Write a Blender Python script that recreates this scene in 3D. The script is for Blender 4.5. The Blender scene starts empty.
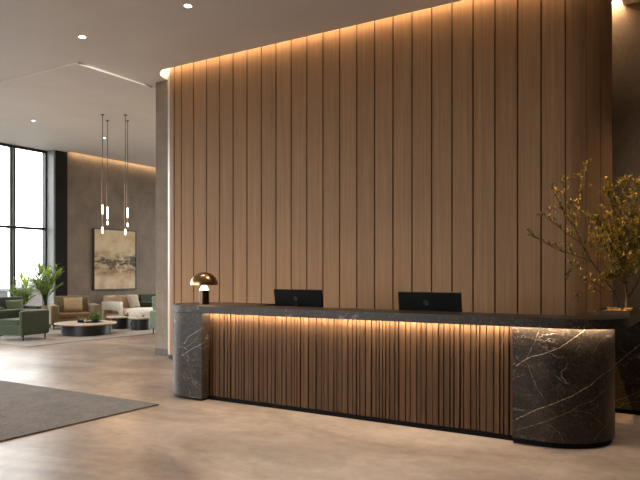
import bpy, bmesh, math, random
from mathutils import Vector, Matrix
from mathutils.bvhtree import BVHTree
random.seed(7)
R = math.radians
S = bpy.context.scene
COL = S.collection

# ------------------------------------------------------------------ camera
FPX, HOR, CZ, YAW = 646.6, 273.0, 1.5, R(31.9)
RT = Vector((math.cos(YAW), math.sin(YAW), 0)); FW = Vector((-math.sin(YAW), math.cos(YAW), 0))
cam = bpy.data.cameras.new('camera'); camo = bpy.data.objects.new('camera', cam); COL.objects.link(camo)
camo.location = (0, 0, CZ); camo.rotation_euler = (R(90), 0, YAW)
cam.sensor_width = 36; cam.lens = FPX / 640 * 36; cam.shift_y = (HOR - 240) / 640
cam.clip_start = .05; cam.clip_end = 2000
S.camera = camo

def ray(px, py):
    return (FW + RT * ((px - 320) / FPX) + Vector((0, 0, (HOR - py) / FPX)))
def at_z(px, py, z=0.0):
    r = ray(px, py); return Vector((0, 0, CZ)) + r * ((z - CZ) / r.z)
def at_d(px, py, d):
    return Vector((0, 0, CZ)) + ray(px, py) * d

# ------------------------------------------------------------------ materials
def lin(c):
    return tuple(((v / 255) / 12.92 if v / 255 <= .04045 else ((v / 255 + .055) / 1.055) ** 2.4) for v in c) + (1,)
class NT:
    def __init__(s, name):
        s.m = bpy.data.materials.new(name); s.m.use_nodes = True
        s.t = s.m.node_tree; s.n = s.t.nodes
        s.b = s.n['Principled BSDF']
        s.tc = s.n.new('ShaderNodeTexCoord')
    def node(s, typ, **k):
        n = s.n.new(typ)
        for a, v in k.items():
            if a.startswith('i_'):
                n.inputs[a[2:].replace('_', ' ')].default_value = v
            else: setattr(n, a, v)
        return n
    def link(s, a, b): s.t.links.new(a, b)
    def mapping(s, scale, src='Object'):
        mp = s.node('ShaderNodeMapping'); mp.inputs['Scale'].default_value = scale
        s.link(s.tc.outputs[src], mp.inputs['Vector']); return mp.outputs['Vector']
    def noise(s, scale=5, detail=4, rough=.55, dist=0, vec=None):
        n = s.node('ShaderNodeTexNoise'); n.inputs['Scale'].default_value = scale
        n.inputs['Detail'].default_value = detail; n.inputs['Roughness'].default_value = rough
        n.inputs['Distortion'].default_value = dist
        s.link(vec if vec else s.tc.outputs['Object'], n.inputs['Vector']); return n.outputs['Fac']
    def ramp(s, fac, stops):
        r = s.node('ShaderNodeValToRGB'); e = r.color_ramp.elements
        while len(e) < len(stops): e.new(.5)
        for k, (p, c) in enumerate(stops):
            e[k].position = p; e[k].color = c
        s.link(fac, r.inputs['Fac']); return r.outputs['Color']
    def mix(s, fac, a, b, mode='MIX'):
        n = s.node('ShaderNodeMix', data_type='RGBA', blend_type=mode)
        for sock, v in ((n.inputs[0], fac), (n.inputs[6], a), (n.inputs[7], b)):
            if hasattr(v, 'is_linked'): s.link(v, sock)
            else: sock.default_value = v
        return n.outputs[2]
    def math(s, op, a, b=0.0, c=None):
        n = s.node('ShaderNodeMath', operation=op)
        for k, v in enumerate((a, b) if c is None else (a, b, c)):
            if hasattr(v, 'is_linked'): s.link(v, n.inputs[k])
            else: n.inputs[k].default_value = v
        return n.outputs[0]
    def maprange(s, v, a, b, c, d):
        n = s.node('ShaderNodeMapRange')
        s.link(v, n.inputs[0])
        for k, x in enumerate((a, b, c, d)): n.inputs[k + 1].default_value = x
        return n.outputs[0]
    def bump(s, h, strength=.2, dist=.01):
        n = s.node('ShaderNodeBump'); n.inputs['Strength'].default_value = strength
        n.inputs['Distance'].default_value = dist
        s.link(h, n.inputs['Height']); s.link(n.outputs['Normal'], s.b.inputs['Normal'])
    def setb(s, **k):
        names = dict(color='Base Color', rough='Roughness', metal='Metallic', ecol='Emission Color',
                     estr='Emission Strength', trans='Transmission Weight', ior='IOR', spec='Specular IOR Level',
                     sheen='Sheen Weight', coat='Coat Weight', coatr='Coat Roughness')
        for a, v in k.items():
            i = s.b.inputs[names[a]]
            if hasattr(v, 'is_linked'): s.link(v, i)
            else: i.default_value = v
        return s

M = {}
def simple(name, c, rough=.5, metal=0.0, var=.0, scale=30, bump=0.0, spec=.5, sheen=0.0):
    t = NT(name); col = lin(c)
    if var:
        f = t.noise(scale, 3)
        lo = tuple(x * (1 - var) for x in col[:3]) + (1,); hi = tuple(min(1, x * (1 + var)) for x in col[:3]) + (1,)
        t.setb(color=t.ramp(f, [(.3, lo), (.7, hi)]))
    else: t.setb(color=col)
    if bump: t.bump(t.noise(scale * 6, 3), bump, .004)
    t.setb(rough=rough, metal=metal, spec=spec, sheen=sheen)
    M[name] = t.m; return t.m
def emit(name, c, strength):
    t = NT(name); t.setb(color=(0, 0, 0, 1), ecol=lin(c), estr=strength, rough=.5)
    M[name] = t.m; return t.m

def wood(name, dark, mid, light, grain=(60, 60, 1.2), rough=.5, spec=.2):
    t = NT(name)
    a = t.node('ShaderNodeAttribute', attribute_name='tone')
    tone = a.outputs['Fac']
    off = t.node('ShaderNodeCombineXYZ')
    t.link(t.math('MULTIPLY', tone, 37.0), off.inputs[2]); t.link(t.math('MULTIPLY', tone, 11.0), off.inputs[0])
    add = t.node('ShaderNodeVectorMath', operation='ADD')
    t.link(t.tc.outputs['Object'], add.inputs[0]); t.link(off.outputs[0], add.inputs[1])
    mp = t.node('ShaderNodeMapping'); mp.inputs['Scale'].default_value = grain
    t.link(add.outputs[0], mp.inputs['Vector'])
    f = t.noise(1.0, 6, .62, .6, vec=mp.outputs['Vector'])
    mp2 = t.node('ShaderNodeMapping'); mp2.inputs['Scale'].default_value = (grain[0] * 4, grain[1] * 4, grain[2] * 5)
    t.link(add.outputs[0], mp2.inputs['Vector'])
    f2 = t.noise(1.0, 3, .5, 0, vec=mp2.outputs['Vector'])
    c = t.ramp(f, [(.28, lin(dark)), (.5, lin(mid)), (.74, lin(light))])
    c = t.mix(.35, c, t.ramp(f2, [(.3, lin(dark)), (.7, lin(light))]))
    br = t.maprange(tone, 0, 1, .78, 1.2)
    cc = t.node('ShaderNodeCombineColor')
    for k in range(3): t.link(br, cc.inputs[k])
    c = t.mix(1.0, c, cc.outputs[0], 'MULTIPLY')
    t.setb(color=c, rough=rough, spec=spec)
    t.bump(f2, .12, .002)
    M[name] = t.m; return t.m

wood('oak_panel', (118, 85, 55), (136, 101, 68), (152, 116, 81), (34, 34, .5), .5)
wood('walnut_slat', (52, 34, 20), (78, 53, 33), (104, 74, 47), (60, 60, .8), .5, .12)
simple('groove_black', (22, 17, 13), .8)
simple('plinth_black', (7, 7, 6), .7, spec=.1)

def marble(name):
    t = NT(name)
    base = t.ramp(t.noise(5, 6, .65, .4), [(.3, lin((29, 22, 17))), (.55, lin((43, 34, 27))), (.8, lin((66, 54, 43)))])
    fine = t.ramp(t.noise(48, 4, .72), [(.55, (0, 0, 0, 1)), (.68, (1, 1, 1, 1))])
    c = t.mix(t.math('MULTIPLY', fine, .34), base, lin((112, 96, 80)))
    def vein(scale, width, dist, seed):
        mp = t.node('ShaderNodeMapping'); mp.inputs['Location'].default_value = (seed, seed * 1.7, seed * .3)
        mp.inputs['Rotation'].default_value = (.5, .6, seed)
        mp.inputs['Scale'].default_value = (1, 1, 1.6)
        t.link(t.tc.outputs['Object'], mp.inputs['Vector'])
        f = t.noise(scale, 5, .55, dist, vec=mp.outputs['Vector'])
        return t.maprange(t.math('ABSOLUTE', t.math('SUBTRACT', f, .5)), 0.0, width, 1.0, 0.0)
    mask = t.ramp(t.noise(3.1, 3), [(.48, (0, 0, 0, 1)), (.66, (1, 1, 1, 1))])
    v = t.math('MULTIPLY', vein(2.3, .009, .8, 3.1), t.math('MULTIPLY', mask, .85))
    c = t.mix(v, c, lin((176, 160, 142)))
    v2 = t.math('MULTIPLY', vein(6.5, .014, 1.2, 8.4), .2)
    c = t.mix(v2, c, lin((150, 136, 120)))
    t.setb(color=c, rough=t.maprange(t.noise(9, 3), 0.3, .7, .3, .38), spec=.24)
    M[name] = t.m
marble('marble_dark')
simple('marble_vein', (158, 138, 115), .4, var=.35, scale=60)
simple('marble_vein_faint', (112, 99, 86), .4, var=.4, scale=60)

def stucco(name, lo, mid, hi, rough=.85):
    t = NT(name)
    f = t.noise(1.6, 7, .68, .4); g = t.noise(26, 5, .7)
    c = t.ramp(f, [(.3, lin(lo)), (.5, lin(mid)), (.72, lin(hi))])
    c = t.mix(.35, c, t.ramp(g, [(.3, lin(lo)), (.7, lin(hi))]))
    t.setb(color=c, rough=rough, spec=.25); t.bump(t.noise(60, 6, .75), .35, .008)
    M[name] = t.m
stucco('stucco_taupe', (104, 92, 80), (128, 114, 100), (148, 134, 119))
stucco('stucco_grey', (128, 120, 110), (146, 138, 128), (160, 152, 142))

def plaster(name, c):
    t = NT(name); col = lin(c)
    t.setb(color=t.ramp(t.noise(1.1, 4), [(.3, tuple(x * .96 for x in col[:3]) + (1,)), (.7, tuple(x * 1.03 for x in col[:3]) + (1,))]), rough=.62, spec=.3)
    M[name] = t.m
plaster('plaster', (221, 218, 214))

def floor_mat():
    t = NT('floor_stone')
    f = t.noise(.6, 7, .6, 1.4, vec=t.mapping((.7, 1.5, 1)))
    g = t.noise(7, 6, .7)
    c = t.ramp(f, [(.38, lin((122, 106, 94))), (.5, lin((149, 131, 118))), (.62, lin((172, 154, 141)))])
    c = t.mix(.3, c, t.ramp(g, [(.4, lin((124, 108, 97))), (.6, lin((172, 155, 143)))]))
    sep = t.node('ShaderNodeSeparateXYZ'); t.link(t.tc.outputs['Object'], sep.inputs[0])
    def joint(o, off, pitch):
        m = t.math('MODULO', t.math('ADD', o, off + pitch * 100), pitch)
        m = t.math('ABSOLUTE', t.math('SUBTRACT', m, pitch / 2))
        return t.maprange(m, 0, .0035, 1, 0)
    j = t.math('MAXIMUM', joint(sep.outputs[0], 1.45 - .3 + .6, 1.2), joint(sep.outputs[1], .2, 1.2))
    c = t.mix(t.math('MULTIPLY', j, .55), c, lin((104, 88, 72)))
    t.setb(color=c, rough=t.maprange(t.noise(1.2, 4, .5), .3, .7, .30, .42), spec=.34)
    t.bump(t.noise(40, 4, .6), .03, .003)
    M['floor_stone'] = t.m
floor_mat()

def carpet(name, lo, hi, sc=160):
    t = NT(name)
    f = t.noise(sc, 3, .7); g = t.noise(4, 5, .65)
    c = t.ramp(f, [(.3, lin(lo)), (.7, lin(hi))])
    c = t.mix(.4, c, t.ramp(g, [(.3, lin(lo)), (.7, lin(hi))]))
    t.setb(color=c, rough=.95, spec=.1, sheen=.15); t.bump(f, .8, .01)
    M[name] = t.m
carpet('carpet_brown', (38, 31, 26), (112, 97, 84), 42)
carpet('carpet_grey', (118, 110, 101), (160, 151, 141), 120)
simple('rug_edge', (120, 88, 56), .9)

def fabric(name, c, var=.14):
    return simple(name, c, .92, 0, var, 18, .25, .2, .25)
fabric('velvet_green', (54, 64, 42)); fabric('velvet_dark_green', (42, 50, 36)); fabric('cushion_green', (74, 84, 56))
fabric('fabric_olive', (118, 104, 78)); fabric('fabric_tan', (164, 140, 112)); fabric('fabric_beige', (198, 176, 150))
fabric('fabric_cream', (232, 226, 216)); fabric('fabric_sage', (96, 112, 90)); fabric('fabric_brown', (120, 88, 58))
fabric('fabric_taupe', (176, 160, 142))
simple('leg_brown', (52, 36, 26), .5); simple('leg_black', (20, 19, 18), .4)
simple('table_black', (26, 24, 22), .42); simple('table_top_stone', (186, 172, 156), .35, var=.1, scale=8)
simple('ceramic_dark', (34, 33, 32), .4); simple('glass_grey', (170, 170, 165), .15)
simple('frame_black', (26, 24, 22), .45); simple('metal_dark', (40, 38, 35), .4, .3); simple('column_dark', (30, 27, 24), .85, spec=.2)
simple('reveal_grey', (128, 132, 132), .5)
simple('edge_sheen', (172, 163, 153), .4); simple('aluminium', (150, 152, 152), .35, .6)
simple('brass', (150, 120, 88), .26, 1.0, .06, 20); simple('brass_base', (92, 76, 60), .22, 1.0)
simple('copper', (88, 62, 44), .3, 1.0)
simple('monitor_shell', (11, 10, 9), .45, 0, .0, spec=.1); simple('monitor_emblem', (58, 55, 52), .3, .3)
simple('screen_glass', (10, 10, 12), .1)
simple('pot_taupe', (150, 126, 104), .7, var=.12, scale=10); simple('pot_grey', (148, 142, 134), .7, var=.1, scale=10)
simple('soil', (58, 44, 32), .95, var=.4, scale=40, bump=.5)
simple('pebble', (170, 128, 66), .7, var=.3, scale=30)
simple('bark', (92, 66, 42), .85, var=.3, scale=50, bump=.4)
simple('base_stone', (82, 74, 67), .7, var=.15, scale=20); simple('stone_tray', (66, 53, 42), .5, var=.25, scale=25, spec=.2)
simple('white_trim', (214, 208, 200), .5)

def leafm(name, lo, hi, rough=.42, tr=.25):
    t = NT(name)
    a = t.node('ShaderNodeAttribute', attribute_name='tone')
    c = t.ramp(a.outputs['Fac'], [(0, lin(lo)), (1, lin(hi))])
    t.setb(color=c, rough=rough, spec=.45)
    tl = t.node('ShaderNodeBsdfTranslucent'); t.link(c, tl.inputs['Color'])
    mx = t.node('ShaderNodeMixShader'); mx.inputs[0].default_value = tr
    t.link(t.b.outputs[0], mx.inputs[1]); t.link(tl.outputs[0], mx.inputs[2])
    t.link(mx.outputs[0], t.n['Material Output'].inputs['Surface'])
    M[name] = t.m
leafm('leaf_olive', (40, 46, 18), (172, 146, 60)); leafm('leaf_palm', (62, 92, 36), (150, 170, 70), .42, .45); leafm('leaf_moss', (60, 84, 36), (120, 140, 70))

def pane_mat():
    t = NT('window_glass')
    tr = t.node('ShaderNodeBsdfTransparent'); tr.inputs[0].default_value = (.97, .98, .98, 1)
    gl = t.node('ShaderNodeBsdfGlossy'); gl.inputs['Roughness'].default_value = .02
    fr = t.node('ShaderNodeFresnel'); fr.inputs[0].default_value = 1.35
    mx = t.node('ShaderNodeMixShader')
    t.link(t.math('MULTIPLY', fr.outputs[0], .6), mx.inputs[0]); t.link(tr.outputs[0], mx.inputs[1]); t.link(gl.outputs[0], mx.inputs[2])
    t.link(mx.outputs[0], t.n['Material Output'].inputs['Surface'])
    M['window_glass'] = t.m
pane_mat()

def art_mat():
    t = NT('abstract_art')
    sep = t.node('ShaderNodeSeparateXYZ'); t.link(t.tc.outputs['Object'], sep.inputs[0])
    z = sep.outputs[2]                                # metres from canvas centre
    streak = t.noise(1.0, 7, .7, .6, vec=t.mapping((2.2, 2.2, 6.0)))
    blot = t.noise(1.0, 6, .65, .8, vec=t.mapping((1.3, 1.5, 2.4)))
    base = t.ramp(t.noise(2.4, 6, .6), [(.3, lin((180, 150, 112))), (.5, lin((206, 184, 150))), (.72, lin((222, 206, 180)))])
    band = t.maprange(t.math('ABSOLUTE', t.math('ADD', z, .12)), 0, .42, 1, 0)
    v = t.math('MULTIPLY', band, t.maprange(streak, .42, .6, 0, 1.7))
    c = t.mix(t.math('MINIMUM', v, .85), base, lin((48, 40, 30)))
    band2 = t.maprange(t.math('ABSOLUTE', t.math('ADD', z, .38)), 0, .25, 1, 0)
    v2 = t.math('MULTIPLY', band2, t.maprange(blot, .42, .62, 0, .8))
    c = t.mix(t.math('MINIMUM', v2, .8), c, lin((120, 80, 36)))
    band3 = t.maprange(z, .05, .67, 0, .25)
    c = t.mix(band3, c, lin((206, 180, 140)))
    t.setb(color=c, rough=.75, spec=.2)
    M['abstract_art'] = t.m
art_mat()

LED = (255, 206, 150)
emit('led_warm', (255, 222, 178), 14); emit('led_corner', (255, 214, 164), 45); emit('led_desk', (255, 238, 210), 64); emit('led_lounge', (255, 216, 170), 8)
emit('downlight_glow', (255, 244, 226), 14); emit('pendant_glow', (255, 226, 190), 3); emit('lamp_glow', (255, 218, 170), 2.2)
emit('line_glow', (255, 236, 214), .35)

# ------------------------------------------------------------------ mesh helpers
def new(): return bmesh.new()
def merge(bm, tmp, mtx=None, mi=0, tone=None):
    if mtx is not None: bmesh.ops.transform(tmp, matrix=mtx, verts=tmp.verts)
    for f in tmp.faces: f.material_index = mi
    if tone is not None:
        l = tmp.faces.layers.float.get('tone') or tmp.faces.layers.float.new('tone')
        for f in tmp.faces: f[l] = tone
        if bm.faces.layers.float.get('tone') is None: bm.faces.layers.float.new('tone')
    me = bpy.data.meshes.new('tmp'); tmp.to_mesh(me); tmp.free()
    bm.from_mesh(me); bpy.data.meshes.remove(me)
def box(bm, x0, x1, y0, y1, z0, z1, bev=0.0, mi=0, seg=2, tone=None, mtx=None):
    t = new(); bmesh.ops.create_cube(t, size=1)
    bmesh.ops.transform(t, matrix=Matrix.Translation(((x0 + x1) / 2, (y0 + y1) / 2, (z0 + z1) / 2)) @ Matrix.Diagonal((x1 - x0, y1 - y0, z1 - z0, 1)), verts=t.verts)
    if bev: bmesh.ops.bevel(t, geom=t.edges[:], offset=bev, segments=seg, profile=.5, affect='EDGES')
    merge(bm, t, mtx, mi, tone)
def lathe(bm, prof, n=32, loc=(0, 0, 0), mi=0, mtx=None, sx=1, sy=1):
    t = new(); rings = []
    for r, z in prof:
        if r < 1e-6: rings.append([t.verts.new((0, 0, z))])
        else: rings.append([t.verts.new((r * sx * math.cos(2 * math.pi * k / n), r * sy * math.sin(2 * math.pi * k / n), z)) for k in range(n)])
    for a, b in zip(rings, rings[1:]):
        for k in range(n):
            va = [a[k % len(a)], a[(k + 1) % len(a)]]; vb = [b[k % len(b)], b[(k + 1) % len(b)]]
            vs = []
            for v in (va[0], va[1], vb[1], vb[0]):
                if v not in vs: vs.append(v)
            if len(vs) > 2:
                try: t.faces.new(vs)
                except ValueError: pass
    bmesh.ops.recalc_face_normals(t, faces=t.faces)
    m = Matrix.Translation(loc)
    merge(bm, t, m if mtx is None else mtx @ m, mi)
def cyl(bm, p, q, r0, r1=None, n=10, mi=0):
    p, q = Vector(p), Vector(q); r1 = r0 if r1 is None else r1
    t = new(); L = (q - p).length
    bmesh.ops.create_cone(t, cap_ends=True, segments=n, radius1=r0, radius2=r1, depth=L)
    m = Matrix.Translation((p + q) / 2) @ (q - p).to_track_quat('Z', 'Y').to_matrix().to_4x4()
    merge(bm, t, m, mi)
def tube(bm, pts, r0, r1, n=6, mi=0):
    pts = [Vector(p) for p in pts]; t = new(); rings = []
    for k, p in enumerate(pts):
        d = (pts[min(k + 1, len(pts) - 1)] - pts[max(k - 1, 0)]).normalized()
        q = d.to_track_quat('Z', 'Y'); r = r0 + (r1 - r0) * k / (len(pts) - 1)
        rings.append([t.verts.new(p + q @ Vector((r * math.cos(2 * math.pi * j / n), r * math.sin(2 * math.pi * j / n), 0))) for j in range(n)])
    for a, b in zip(rings, rings[1:]):
        for j in range(n): t.faces.new((a[j], a[(j + 1) % n], b[(j + 1) % n], b[j]))
    t.faces.new(rings[-1]); t.faces.new(rings[0][::-1])
    merge(bm, t, None, mi)
def prism(bm, poly, z0, z1, bev=0.0, mi=0, seg=2, mtx=None, top_only=False):
    t = new(); f = t.faces.new([t.verts.new((x, y, z0)) for x, y in poly])
    ex = bmesh.ops.extrude_face_region(t, geom=[f])
    bmesh.ops.translate(t, vec=(0, 0, z1 - z0), verts=[v for v in ex['geom'] if isinstance(v, bmesh.types.BMVert)])
    bmesh.ops.recalc_face_normals(t, faces=t.faces)
    if bev:
        es = [e for e in t.edges if abs(e.verts[0].co.z - e.verts[1].co.z) < 1e-6 and (not top_only or e.verts[0].co.z > z1 - 1e-4)]
        bmesh.ops.bevel(t, geom=es, offset=bev, segments=seg, profile=.5, affect='EDGES')
    merge(bm, t, mtx, mi)
def arc(cx, cy, r, a0, a1, n=14):
    return [(cx + r * math.cos(R(a0 + (a1 - a0) * k / n)), cy + r * math.sin(R(a0 + (a1 - a0) * k / n))) for k in range(n + 1)]

def obj(name, bm, mats, parent=None, smooth=35):
    me = bpy.data.meshes.new(name); bm.to_mesh(me); bm.free()
    for m in (mats if isinstance(mats, (list, tuple)) else [mats]): me.materials.append(M[m])
    if smooth:
        for p in me.polygons: p.use_smooth = True
        me.set_sharp_from_angle(angle=R(smooth))
    o = bpy.data.objects.new(name, me); COL.objects.link(o)
    if smooth:
        w = o.modifiers.new('weighted_normal', 'WEIGHTED_NORMAL'); w.keep_sharp = True; w.weight = 80
    if parent: o.parent = parent
    return o
def tag(o, label, cat, group=None):
    o['label'] = label; o['category'] = cat
    if group: o['group'] = group
    return o
def thing(name, label, cat, loc=(0, 0, 0), rz=0, group=None):
    o = bpy.data.objects.new(name, None); COL.objects.link(o); o.empty_display_size = .1
    o.location = loc; o.rotation_euler = (0, 0, rz)
    return tag(o, label, cat, group)
def struct(name, bm, mats, label=None, parent=None, smooth=35):
    o = obj(name, bm, mats, parent, smooth)
    if not parent:
        o['kind'] = 'structure'
        if label: o['label'] = label
    return o
def dup(root, loc, rz, label, group=None):
    r = root.copy(); COL.objects.link(r); r.location = loc; r.rotation_euler = (0, 0, rz); r['label'] = label
    if group: r['group'] = group
    for ch in list(root.children):
        c = ch.copy(); COL.objects.link(c); c.parent = r
        for g in list(ch.children):
            d = g.copy(); COL.objects.link(d); d.parent = c
    return r
def spot(name, loc, target, power, size=60, blend=.6, col=(255, 236, 212), rad=.05, parent=None):
    l = bpy.data.lights.new(name, 'SPOT'); l.energy = power; l.spot_size = R(size); l.spot_blend = blend
    l.color = lin(col)[:3]; l.shadow_soft_size = rad
    o = bpy.data.objects.new(name, l); COL.objects.link(o); o.location = loc
    o.rotation_euler = (Vector(target) - Vector(loc)).to_track_quat('-Z', 'Y').to_euler()
    return o
def point(name, loc, power, col=(255, 206, 150), rad=.04):
    l = bpy.data.lights.new(name, 'POINT'); l.energy = power; l.color = lin(col)[:3]; l.shadow_soft_size = rad
    o = bpy.data.objects.new(name, l); COL.objects.link(o); o.location = loc; return o

# ------------------------------------------------------------------ room shell
ZC, ZL, ZR = 5.0, 4.972, 5.36
XW, XP = -16.35, -16.0                       # window plane, picture wall plane
b = new(); box(b, -16.7, 5.3, -4.3, 19.3, -.2, 0); struct('floor', b, 'floor_stone', 'polished beige stone floor', smooth=0)

slot = [(-1.10, 9.6)] + [(-1.6 + .50 * math.cos(R(a)), 8.607 + .59 * math.sin(R(a))) for a in range(0, -91, -6)] + arc(-8.05, 8.507, .49, -90, -180, 14) + [(-8.54, 8.62)]
b = new(); prism(b, [(-16.7, -4.3), (5.3, -4.3), (5.3, 9.6)] + slot + [(-9.07, 8.62), (-9.07, 6.97), (-16.7, 6.97)], ZC, ZR)
struct('ceiling', b, 'plaster', 'flat grey plaster ceiling over the reception', smooth=0)
b = new(); prism(b, [(-16.7, 6.97), (-9.07, 6.97), (-9.07, 8.62), (-8.8, 8.62), (-8.8, 19.3), (-15.86, 19.3), (-15.86, 11.97), (-16.7, 11.97)], ZL, ZR)
struct('ceiling_lower', b, 'plaster', 'lower plaster ceiling over the lounge', smooth=0)
b = new(); box(b, -16.7, 5.3, -4.3, 19.3, ZR, ZR + .15); struct('roof', b, 'plaster', smooth=0)

# wood wall: boards following the path, rounded at both ends
WY = 8.157; PITCH = 6.28 / 22
def frame_arc(cx, cy, r, a):                  # point + outward angle
    return cx + r * math.cos(R(a)), cy + r * math.sin(R(a))
def board_arc(bm, cx, cy, r, a0, a1, tone, z0, z1, th=.022, n=6):
    poly = arc(cx, cy, r, a0, a1, n) + arc(cx, cy, r - th, a1, a0, n)
    t = new(); prism(t, poly, z0, z1); merge_bm(bm, t, tone)
def merge_bm(bm, t, tone):
    merge(bm, t, None, 0, tone)
b = new(); b.faces.layers.float.new('tone')
ZB, ZT = .075, 5.3
rt = random.Random(3)
box(b, -8.04, -7.88 - .006, WY, WY + .022, ZB, ZT, .003, 0, 1, .55)
tones = [.6, .62, .5, .42, .6, .66, .5, .58, .56, .62, .55, .66, .36, .6, .5, .62, .5, .55, .6, .46, .6, .58]
for k in range(22):
    x0 = -7.88 + k * PITCH
    box(b, x0 + .008, x0 + PITCH - .008, WY, WY + .022, ZB, ZT, .003, 0, 1, tones[k] + rt.uniform(-.06, .06))
for a0, a1, tn in ((-89.6, -60.8, .28), (-59.8, -36.8, .52), (-35.8, -10, .36), (-9, 50, .4)):
    board_arc(b, -1.6, 8.607, .45, a0, a1, tn, ZB, ZT)
board_arc(b, -8.05, 8.507, .35, -91, -110, .55, ZB, ZT)
prism(b, arc(-8.05, 8.507, .352, -111, -180, 10) + arc(-8.05, 8.507, .328, -180, -111, 10), ZB, ZT, mi=2)  # window sheen on the rounded end, painted as a pale strip
back = [(-8.05, WY + .024)] + [(-1.6, WY + .024)] + arc(-1.6, 8.607, .426, -90, 50, 16) + [(-1.4, 9.265), (-8.37, 9.265)] + arc(-8.05, 8.507, .326, 180, 270, 12)[:-1]
prism(b, back, .0, ZT, mi=1)
prism(b, [(x + (0), y) for x, y in [(-8.05, WY + .01)] + [(-1.6, WY + .01)] + arc(-1.6, 8.607, .44, -90, 50, 16) + [(-1.38, 9.265), (-8.36, 9.265)] + arc(-8.05, 8.507, .34, 180, 270, 12)[:-1]], 0, .07, mi=1)
struct('wall_center', b, ['oak_panel', 'groove_black', 'edge_sheen'], 'tall curved wall of vertical oak boards', smooth=30)

b = new(); box(b, -8.85, -8.372, 8.5, 9.6, 0, ZR); box(b, -8.85, -8.6, 9.6, 19.2, 0, ZR)
struct('wall_pier', b, 'stucco_taupe', 'stucco pier beside the oak wall', smooth=0)
b = new(); box(b, -8.862, -8.42, 8.488, 8.5, 0, .12, .003); box(b, -8.862, -8.85, 8.5, 19.1, 0, .12)
struct('baseboard_pier', b, 'base_stone')
b = new(); box(b, -8.6, 5.3, 9.27, 9.6, 0, ZR); struct('wall_back', b, 'stucco_taupe', 'rough stucco wall behind the plant', smooth=0)
b = new(); box(b, XP - .5, XP, 11.95, 19.3, 0, ZR); struct('wall_left', b, 'stucco_taupe', 'taupe stucco wall behind the lounge', smooth=0)
b = new(); box(b, -16.6, XP + .01, 11.56, 11.95, 0, ZL, .004); struct('trim_1', b, 'column_dark', 'dark column at the end of the windows')
b = new(); box(b, -16.42, XP, 11.5, 11.56, 0, ZL); struct('trim_2', b, 'reveal_grey', 'light grey window reveal', smooth=0)
for k in range(5):  # unseen far-end glazing, added to bring daylight into the lounge
    x0 = -15.9 + k * 1.4; x1 = x0 + 1.4
    b = new()
    box(b, x0, x0 + .03, 19.15, 19.25, 0, ZC); box(b, x1 - .03, x1, 19.15, 19.25, 0, ZC)
    for z0, z1 in ((0, .07), (2.71, 2.78), (ZC - .07, ZC)): box(b, x0 + .03, x1 - .03, 19.155, 19.245, z0, z1)
    w = struct('window_%d' % (k + 23), b, 'metal_dark', 'unseen black framed glazing added to light the lounge', smooth=0)
    b = new(); box(b, x0 + .03, x1 - .03, 19.192, 19.208, .07, ZC - .07); obj('pane', b, 'window_glass', w, 0)
l = bpy.data.lights.new('far_fill_portal', 'AREA'); l.shape = 'RECTANGLE'; l.size = 7; l.size_y = 4.9
l.cycles.is_portal = True
po = bpy.data.objects.new('far_fill_portal', l); COL.objects.link(po); po.location = (-12.4, 19.1, 2.45)
po.rotation_euler = (R(-90), 0, 0)
b = new(); box(b, 5.1, 5.3, -4.3, 9.27, 0, ZR); struct('wall_right', b, 'stucco_grey', smooth=0)
FX0, FX1 = -15.9, -5.4
b = new(); box(b, FX1, 5.1, -4.3, -4.1, 0, ZR); box(b, -16.7, FX0, -4.3, -4.1, 0, ZR); struct('wall_front', b, 'stucco_grey', smooth=0)

# windows: one unit per bay
ys = [11.5 - k * .985 for k in range(16)]
for k in range(15):
    y1, y0 = ys[k], ys[k + 1]
    zt = ZL if y0 > 6.0 else ZC
    b = new()
    box(b, XW - .05, XW + .05, y0 - .03, y0 + .03, 0, zt)                       # mullion
    if k == 0: box(b, XW - .05, XW + .05, y1 - .05, y1, 0, zt)
    box(b, XW - .045, XW + .045, y0 + .03, y1 - (.05 if k == 0 else .03), zt - .07, zt)
    box(b, XW - .04, XW + .04, y0 + .03, y1 - (.05 if k == 0 else .03), 2.71, 2.78)
    box(b, XW - .045, XW + .045, y0 + .03, y1 - (.05 if k == 0 else .03), 0, .07)
    w = struct('window_%d' % (k + 1), b, 'metal_dark', 'tall black framed window bay', smooth=0)
    b = new(); box(b, XW - .008, XW + .008, y0 + .03, y1 - (.05 if k == 0 else .03), .07, zt - .07)
    obj('pane', b, 'window_glass', w, 0)
    b = new(); box(b, XW - .16, XW - .05, y0 - .075, y0 - .01, 0, zt)
    obj('outer_fin', b, 'aluminium', w, 0)

# unseen glazing added behind the camera to light the room
for k in range(7):
    x0 = FX0 + k * 1.5; x1 = x0 + 1.5
    b = new()
    box(b, x0, x0 + .03, -4.25, -4.15, 0, ZC); box(b, x1 - .03, x1, -4.25, -4.15, 0, ZC)
    for z0, z1 in ((0, .07), (2.71, 2.78), (ZC - .07, ZC)): box(b, x0 + .03, x1 - .03, -4.245, -4.155, z0, z1)
    w = struct('window_%d' % (k + 16), b, 'metal_dark', 'unseen black framed glazing added behind the camera for daylight', smooth=0)
    b = new(); box(b, x0 + .03, x1 - .03, -4.208, -4.192, .07, ZC - .07); obj('pane', b, 'window_glass', w, 0)

# daylight portals over the glazing
l = bpy.data.lights.new('front_fill_portal', 'AREA'); l.shape = 'RECTANGLE'; l.size = FX1 - FX0; l.size_y = 4.9
l.cycles.is_portal = True
po = bpy.data.objects.new('front_fill_portal', l); COL.objects.link(po); po.location = ((FX0 + FX1) / 2, -4.1, 2.45)
po.rotation_euler = (R(90), 0, 0)
l = bpy.data.lights.new('window_portal', 'AREA'); l.shape = 'RECTANGLE'; l.size = 4.9; l.size_y = 14.8
l.cycles.is_portal = True
po = bpy.data.objects.new('window_portal', l); COL.objects.link(po); po.location = (XW + .1, 4.1, 2.45)
po.rotation_euler = (0, R(-90), 0)

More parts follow.
